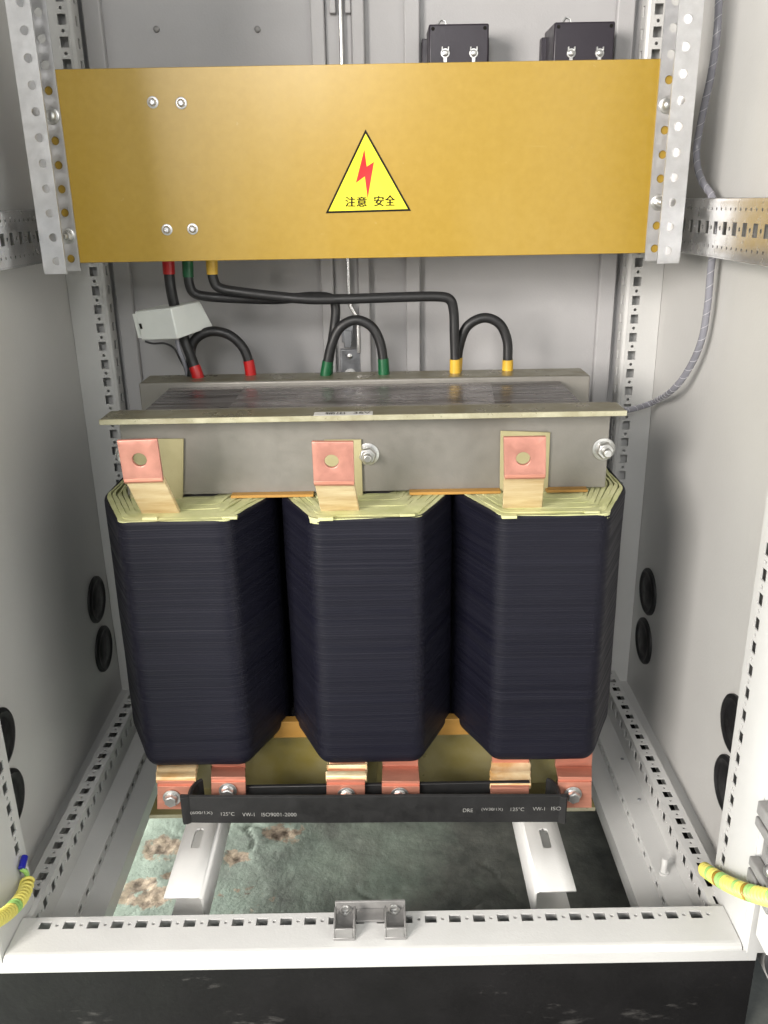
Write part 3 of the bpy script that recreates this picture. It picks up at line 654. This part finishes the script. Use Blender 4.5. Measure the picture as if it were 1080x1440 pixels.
# lower lugs
LOW = (((225, 277, 1078), (221, 273, 1106), (223, 264, 1138), True, (241, 1124)), ((298, 345, 1078), (297, 345, 1100), (297, 345, 1138), False, (320, 1114)),
       ((464, 514, 1075), (459, 513, 1104), (460, 514, 1138), True, (487, 1120)), ((538, 588, 1077), (537, 590, 1106), (538, 590, 1138), False, (562, 1120)),
       ((692, 744, 1074), (690, 744, 1108), (691, 744, 1138), True, None), ((781, 832, 1078), (785, 832, 1100), (786, 832, 1136), False, (806, 1119)))
YL = .134
for (a0, a1, ay), (b0, b1, by), (c0, c1, cy_), wrapped, bp in LOW:
    yt = .176
    q0 = (at(a0, ay, 'y', yt), at(a1, ay, 'y', yt)); q1 = (at(b0, by, 'y', YL), at(b1, by, 'y', YL)); q2 = (at(b0, cy_, 'y', YL-.001), at(b1, cy_, 'y', YL-.001))
    top = (Vector((q0[0].x, yt, .086)), Vector((q0[1].x, yt, .086)))
    for v in q0: v.z = min(v.z, .080)
    mid = [tuple(u+(v-u)*t for u, v in zip(q0, q1)) for t in (.35, .7, .93)]
    dn = tuple(u+Vector((0, 0, -.003)) for u in q1)
    lug = tpart(bar([top, q0]+mid+[q1, dn, q2], .005).build('terminal_lug', 'copper_old', bevel=.0006))
    if wrapped:
        h = [tuple(u+(v-u)*t+Vector((0, -.0011, .0016)) for u, v in zip(q0, q1)) for t in (-.12, .08, .28, .33, .48, .62, .66, .86)]
        h = [(u-Vector((.0012*(1+(i % 3 == 2)), 0, .0005*(i % 3))), v+Vector((.0012*(1+(i % 2)), 0, -.0004*(i % 3)))) for i, (u, v) in enumerate(h)]
        sub(bar(h, .008).build('lug_insulation', 'wrap_amber', bevel=.001), lug)
    if bp:
        c = at(*bp, 'y', YL-.004); o = hexbolt('bolt', None, (c.x, YL-.0012, c.z), (0, -1, 0), r=.0072, h=.0065, washer=.0105, rot=.4); o.parent = lug
# insulating stub plates seen between the lower lugs
for x0, x1 in ((272, 298), (514, 530), (745, 782)):
    a = at(x0, 1090, 'y', .205); b = at(x1, 1090, 'y', .205); tpart(MB().box(a.x, b.x, .204, .2065, .012, .088).build('insulating_plate', 'clamp_olive', bevel=.0004, seg=1))
# black heat shrink busbars joining the lower lugs
YBAR = .112
fa = at(262, 1121, 'y', YBAR); fb = at(262, 1157, 'y', YBAR); ga = at(791, 1120, 'y', YBAR); gb = at(791, 1156, 'y', YBAR)
zt, zl = (fa.z+ga.z)/2, (fb.z+gb.z)/2; th = .005; xl, xr = fa.x, ga.x
path = [(xl+.010, YL+.012), (xl+.004, YL+.006), (xl+.0005, YBAR+.016), (xl+.0008, YBAR+.004), (xl+.004, YBAR), (-.05, YBAR-.0006), (.08, YBAR+.0005), (xr-.004, YBAR), (xr-.0008, YBAR+.004), (xr-.0005, YBAR+.016), (xr-.004, YL+.006), (xr-.010, YL+.012)]
sp = smooth_path([Vector((x, y, 0)) for x, y in path], 4); vs = []; fs = []
for i, p in enumerate(sp):
    t = (sp[min(i+1, len(sp)-1)]-sp[max(i-1, 0)]).normalized(); nn = Vector((-t.y, t.x, 0))
    wv = .0006*noise.noise(Vector((p.x*14, 3, 1))); zz = zt+(ga.z-fa.z)*(p.x-xl)/(xr-xl)-(ga.z-fa.z)/2
    for s, z in ((0, zz+wv), (.5, zz+.0012+wv), (1, zz+wv), (1, zl+(gb.z-fb.z)*((p.x-xl)/(xr-xl)-.5)+wv), (.5, zl-.001+(gb.z-fb.z)*((p.x-xl)/(xr-xl)-.5)+wv), (0, zl+(gb.z-fb.z)*((p.x-xl)/(xr-xl)-.5)+wv)):
        vs.append((p.x+nn.x*th*s, p.y+nn.y*th*s, z))
n = 6
for i in range(len(sp)-1): fs += [(i*n+k, i*n+(k+1) % n, (i+1)*n+(k+1) % n, (i+1)*n+k) for k in range(n)]
fs += [tuple(range(n-1, -1, -1)), tuple((len(sp)-1)*n+k for k in range(n))]
bb = tpart(MB().add(vs, fs).build('busbar', 'shrink', bevel=.0008, smooth=True, angle=50))
tm = MB()
def bar_text(body, px0, py0, px1, hpx):
    a = at(px0, py0, 'y', YBAR-.0014); b = at(px1, py0-(px1-px0)*.018*0, 'y', YBAR-.0014); c = at(px0, py0-hpx, 'y', YBAR-.0014)
    put_text(tm, body, (c-a).length, a, (b-a).normalized(), (0, 0, 1), width=(b-a).length)
for body, x0, y0, x1 in (('(600/1X)', 268, 1146, 299), ('125°C', 311, 1147, 330), ('VW-1', 341, 1148, 358), ('ISO9001-2000', 368, 1148, 417),
                         ('DRE', 651, 1142, 665), ('(W30/1X)', 677, 1141, 707), ('125°C', 718, 1140.5, 737), ('VW-1', 749, 1140, 766), ('ISO', 775, 1139.5, 789)):
    bar_text(body, x0, y0, x1, 5)
if tm.v: sub(tm.build('lettering', 'ink_white'), bb)
a = at(300, 1100, 'y', YL+.010); tpart(MB().box(at(300, 1105, 'y', YL+.006).x, at(745, 1105, 'y', YL+.006).x, YL+.0062, YL+.011, at(400, 1135, 'y', YL+.006).z, at(400, 1106, 'y', YL+.006).z).build('busbar', 'shrink', bevel=.0008))

# ------------------------------------------------------------------ cables behind the board
def cable(name, lab, pts, r=.0062, ends=(), mname='rubber', grp=None):
    P = [at(px, py, 'y', y) for px, py, y in pts]
    path = smooth_path(P, 8)
    root = thing(name, lab, 'cable', P[-1], grp)
    adopt(MB().tube(path, r, 14).build('jacket', mname, smooth=True, angle=80), root)
    for which, mn, ln in ends:
        seq = path if which == 0 else path[::-1]; seg = [seq[0]]; acc = 0
        for i in range(1, len(seq)):
            acc += (seq[i]-seq[i-1]).length; seg.append(seq[i])
            if acc > ln: break
        k = len(seg); radii = [r*1.2-(r*.08)*i/(k-1) for i in range(k)]
        adopt(MB().tube(seg, r*1.3, 16, radii).build('sleeve', mn, smooth=True, angle=60), root)
    return root
cable('power_cable', 'black cable with red sleeve running down through the white transducer box', [(236, 340, .405), (237, 372, .405), (241, 410, .405), (252, 455, .41), (266, 495, .405), (277, 525, .40), (280, 540, .40)], .0066, ((0, 'red_sleeve', .036), (1, 'red_sleeve', .022)))
cable('jumper_cable', 'short black cable loop with red sleeves beside the white transducer box', [(270, 540, .412), (269, 518, .412), (269, 490, .412), (278, 474, .412), (298, 466, .412), (322, 471, .412), (341, 488, .412), (350, 510, .412), (354, 540, .412)], .0062, ((1, 'red_sleeve', .028),))
cable('power_cable', 'black cable with green sleeve bending right under the board to the middle coil', [(263, 340, .400), (264, 372, .400), (266, 398, .400), (273, 412, .402), (292, 417, .405), (340, 420, .408), (390, 421, .412), (440, 417, .414), (466, 420, .414), (472, 434, .414), (470, 460, .413), (465, 492, .412), (461, 520, .411), (460, 540, .41)], .0060, ((0, 'green_sleeve', .040), (1, 'green_sleeve', .022)))
cable('jumper_cable', 'short black cable loop with green sleeve in front of the lock plate', [(457, 540, .400), (459, 520, .400), (466, 486, .400), (478, 461, .400), (500, 450, .400), (522, 459, .400), (534, 480, .400), (539, 508, .400), (540, 540, .400)], .0062, ((1, 'green_sleeve', .030), (0, 'green_sleeve', .028)))
cable('power_cable', 'black cable with yellow sleeve crossing above the transformer to the far coil', [(297, 340, .395), (298, 372, .395), (300, 392, .395), (309, 405, .395), (340, 411, .394), (390, 417, .393), (440, 421, .392), (500, 420, .393), (560, 418, .395), (612, 417, .397), (632, 421, .398), (638, 438, .40), (639, 470, .401), (640, 505, .402), (640, 540, .402)], .0062, ((0, 'yellow_sleeve', .036), (1, 'yellow_sleeve', .030)))
cable('jumper_cable', 'short black cable loop with yellow sleeves in front of a stiffener rib', [(642, 540, .412), (642, 518, .412), (646, 486, .412), (657, 459, .412), (680, 447, .412), (702, 455, .412), (713, 478, .412), (714, 506, .412), (713, 540, .412)], .0062, ((0, 'yellow_sleeve', .032), (1, 'yellow_sleeve', .030)))

# white current transducer clipped on the red phase cable
ct = thing('current_transducer', 'white plastic current transducer box on the red sleeved cable', 'transducer', at(246, 478, 'y', .40))
front_t, front_b = at(240, 433, 'y', .375), at(250, 477, 'y', .375); lt, lb2 = at(189, 438, 'y', .405), at(199, 479, 'y', .405); rt, rb = at(281, 423, 'y', .425), at(300, 459, 'y', .425)
bt = lt+(rt-front_t); bb2 = lb2+(rb-front_b)
body = adopt(MB().hexa([lb2, front_b, rb, bb2], [lt, front_t, rt, bt]).build('housing', 'white_plastic', bevel=.0016), ct)
dd = (lt-front_t).normalized(); u = (lb2-lt); nrm = (front_t-lt).cross(u).normalized(); nrm = nrm if nrm.y < 0 else -nrm
t0, t1 = lt+u*.08, lt+u*.92
adopt(MB().hexa([t1+dd*.006-nrm*.004, t1-dd*.001-nrm*.004, t1-dd*.001-nrm*.001, t1+dd*.006-nrm*.001], [t0+dd*.006-nrm*.004, t0-dd*.001-nrm*.004, t0-dd*.001-nrm*.001, t0+dd*.006-nrm*.001]).build('mounting_tab', 'white_plastic', bevel=.0006), ct)
s0 = lt+u*.42-dd*.0028+nrm*.0003; s1 = lt+u*.60-dd*.0028+nrm*.0003
adopt(MB().prism([s0, s0-dd*.004, s1-dd*.0045, s1-dd*.0005], nrm*.0003).build('slot', 'ink'), ct)
cable('signal_wire', 'thin black wire curving out below the white transducer box', [(204, 480, .40), (215, 483, .40), (232, 483, .40), (245, 490, .40), (253, 505, .403), (262, 522, .41), (266, 535, .412)], .0013)
adopt(MB().tube(smooth_path([at(249, 478, 'y', .402), at(252, 492, 'y', .402), at(258, 507, 'y', .404), at(264, 528, 'y', .412), at(265, 538, 'y', .414)], 6), .0028, 10).build('lead', 'spiral_core', smooth=True), ct)

# ------------------------------------------------------------------ spiral wrapped conduit by the right side panel
cp = [at(1014, -60, 'x', .388), at(1011, 0, 'x', .388), at(1008, 50, 'x', .388), at(1000, 105, 'x', .388), at(989, 155, 'x', .387), at(980, 205, 'x', .387), at(981, 235, 'x', .386), at(989, 258, 'x', .386), at(1000, 274, 'x', .389),
      at(1007, 300, 'x', .389), at(1006, 335, 'x', .389), at(1000, 375, 'x', .389), at(995, 430, 'x', .390), at(986, 480, 'x', .390), at(968, 520, 'x', .387), at(945, 549, 'x', .382), at(918, 566, 'y', .46), at(890, 575, 'y', .445), at(868, 578, 'y', .43), at(840, 579, 'y', .42)]
path = smooth_path(cp, 10)
cdt = thing('conduit', 'wire bundle in clear spiral wrap hanging along the bright side panel', 'conduit', cp[-1])
adopt(MB().tube(path, .0040, 16).build('wire_bundle', 'spiral_core', smooth=True, angle=80), cdt)
def helix(path, R, pitch, r, n=8, per=14, start=0, end=1e9):
    d = [0]
    for i in range(1, len(path)): d.append(d[-1]+(path[i]-path[i-1]).length)
    pts = []; up = None; s = start; i = 0; end = min(end, d[-1])
    frames = []
    for k in range(len(path)):
        t = (path[min(k+1, len(path)-1)]-path[max(k-1, 0)]).normalized()
        if up is None: up = t.orthogonal().normalized()
        up = (up-t*up.dot(t)).normalized(); frames.append((up.copy(), t.cross(up)))
    while s < end:
        while i < len(d)-2 and d[i+1] < s: i += 1
        f = (s-d[i])/max(1e-9, d[i+1]-d[i]); p = path[i].lerp(path[i+1], f); u, b = frames[i]; u2, b2 = frames[i+1]; u = u.lerp(u2, f).normalized(); b = b.lerp(b2, f).normalized()
        a = 2*math.pi*s/pitch; pts.append(p+(u*math.cos(a)+b*math.sin(a))*R); s += pitch/per
    return pts
adopt(MB().tube(helix(path, .0040, .0150, 0, per=16), .0003, 6).build('spiral_wrap', 'spiral_clear', smooth=True), cdt)

# ------------------------------------------------------------------ earth wires in spiral wrap
def earth(lab, pts, R, pitch, strand, colors, ferrule=None):
    path = smooth_path(pts, 10); t = thing('earth_wire', lab, 'wire', pts[0])
    adopt(MB().tube(path, R*.72, 12).build('wire_bundle', 'earth_orange', smooth=True, angle=80), t)
    L_ = sum((path[i]-path[i-1]).length for i in range(1, len(path))); k = 0; s = 0
    while s < L_-pitch:
        h = helix(path, R, pitch, 0, per=18, start=s, end=s+pitch*1.06)
        adopt(MB().tube(h, strand, 8).build('spiral_turn', colors[k % len(colors)], smooth=True, angle=80), t); s += pitch; k += 1
    if ferrule:
        a, b, c = ferrule
        adopt(MB().tube(smooth_path([path[0], path[0].lerp(a, .5)+Vector((.002, 0, .002)), a], 5), .0026, 8).build('wire_end', 'earth_green', smooth=True), t)
        adopt(MB().tube([a, b], .0036, 12).build('ferrule', 'blue_plastic', bevel=.0006), t)
earth('green and yellow spiral wrapped earth wire reaching the open door with hinge', [at(990, 1222, 'x', .362), at(1003, 1231, 'x', .358), at(1022, 1242, 'x', .355), at(1045, 1252, 'x', .352), at(1068, 1259, 'x', .350), at(1095, 1266, 'x', .348), at(1140, 1280, 'x', .345)], .0056, .0088, .0026,
      ['earth_yellow', 'earth_yellow', 'earth_yellow', 'earth_green', 'earth_yellow', 'earth_yellow', 'earth_orange', 'earth_green', 'earth_green', 'earth_yellow'])
earth('green and yellow spiral wrapped earth wire ending in a blue ferrule', [at(39, 1236, 'x', -.358), at(36, 1250, 'x', -.355), at(29, 1264, 'x', -.352), at(18, 1277, 'x', -.350), at(5, 1288, 'x', -.348), at(-12, 1297, 'x', -.345), at(-45, 1310, 'x', -.34)], .0058, .0068, .0018,
      ['earth_yellow', 'earth_yellow', 'earth_yellow', 'earth_yellow', 'earth_yellow', 'earth_yellow', 'earth_yellow', 'earth_green', 'earth_green', 'earth_yellow'], (at(30, 1222, 'x', -.360), at(35, 1204, 'x', -.361), None))

# ------------------------------------------------------------------ open door at the right
dx0, dx1, dz0 = .3745, .394, .026
dr = cpart(MB().box(dx0+.002, dx1, -.80, -.052, dz0, ZT).build('door', 'paint', bevel=.0015))
sub(MB().box(dx0, dx0+.002, -.078, -.052, dz0+.0005, .085).build('door_rim', 'paint', bevel=.0008), dr)
sub(MB().box(dx0, dx0+.002, -.078, -.052, .185, ZT-.01).build('door_rim', 'paint', bevel=.0008), dr)
sub(MB().box(dx0, dx0+.002, -.79, -.078, dz0+.0005, dz0+.022).build('door_rim', 'paint', bevel=.0008), dr)
hy, hz0, hz1 = -.052, .088, .178
hb = MB().box(dx0-.004, dx0-.0002, -.088, -.046, hz0, hz1)
for z0, z1 in ((hz0, hz0+.014), (hz0+.017, hz0+.027), (hz1-.014, hz1), (hz1-.027, hz1-.017)): hb.box(dx0-.014, dx0-.004, -.090, -.044, z0, z1)
hinge = sub(hb.build('hinge', 'cast_grey', bevel=.0015), dr)
for z in (.122, .144):
    o = MB().lathe((dx0-.0042, -.073, z), (-1, 0, 0), [(0, .009), (.002, .009), (.0022, .007), (.006, .0062), (.008, .004)], 20).build('hinge_screw', 'zinc_bright', smooth=True); sub(o, dr)
c = at(1079, 1352, 'x', dx0+.001); sub(MB().lathe((dx0+.0019, c.y-.006, c.z), (-1, 0, 0), [(0, .010), (.002, .010), (.003, .007)], 24).build('plug', 'grommet', smooth=True), dr)
for o in cab.children_recursive:      # sub-parts were modelled in world coordinates: keep them there under their part
    if o.parent is not cab: o.matrix_parent_inverse = Matrix()
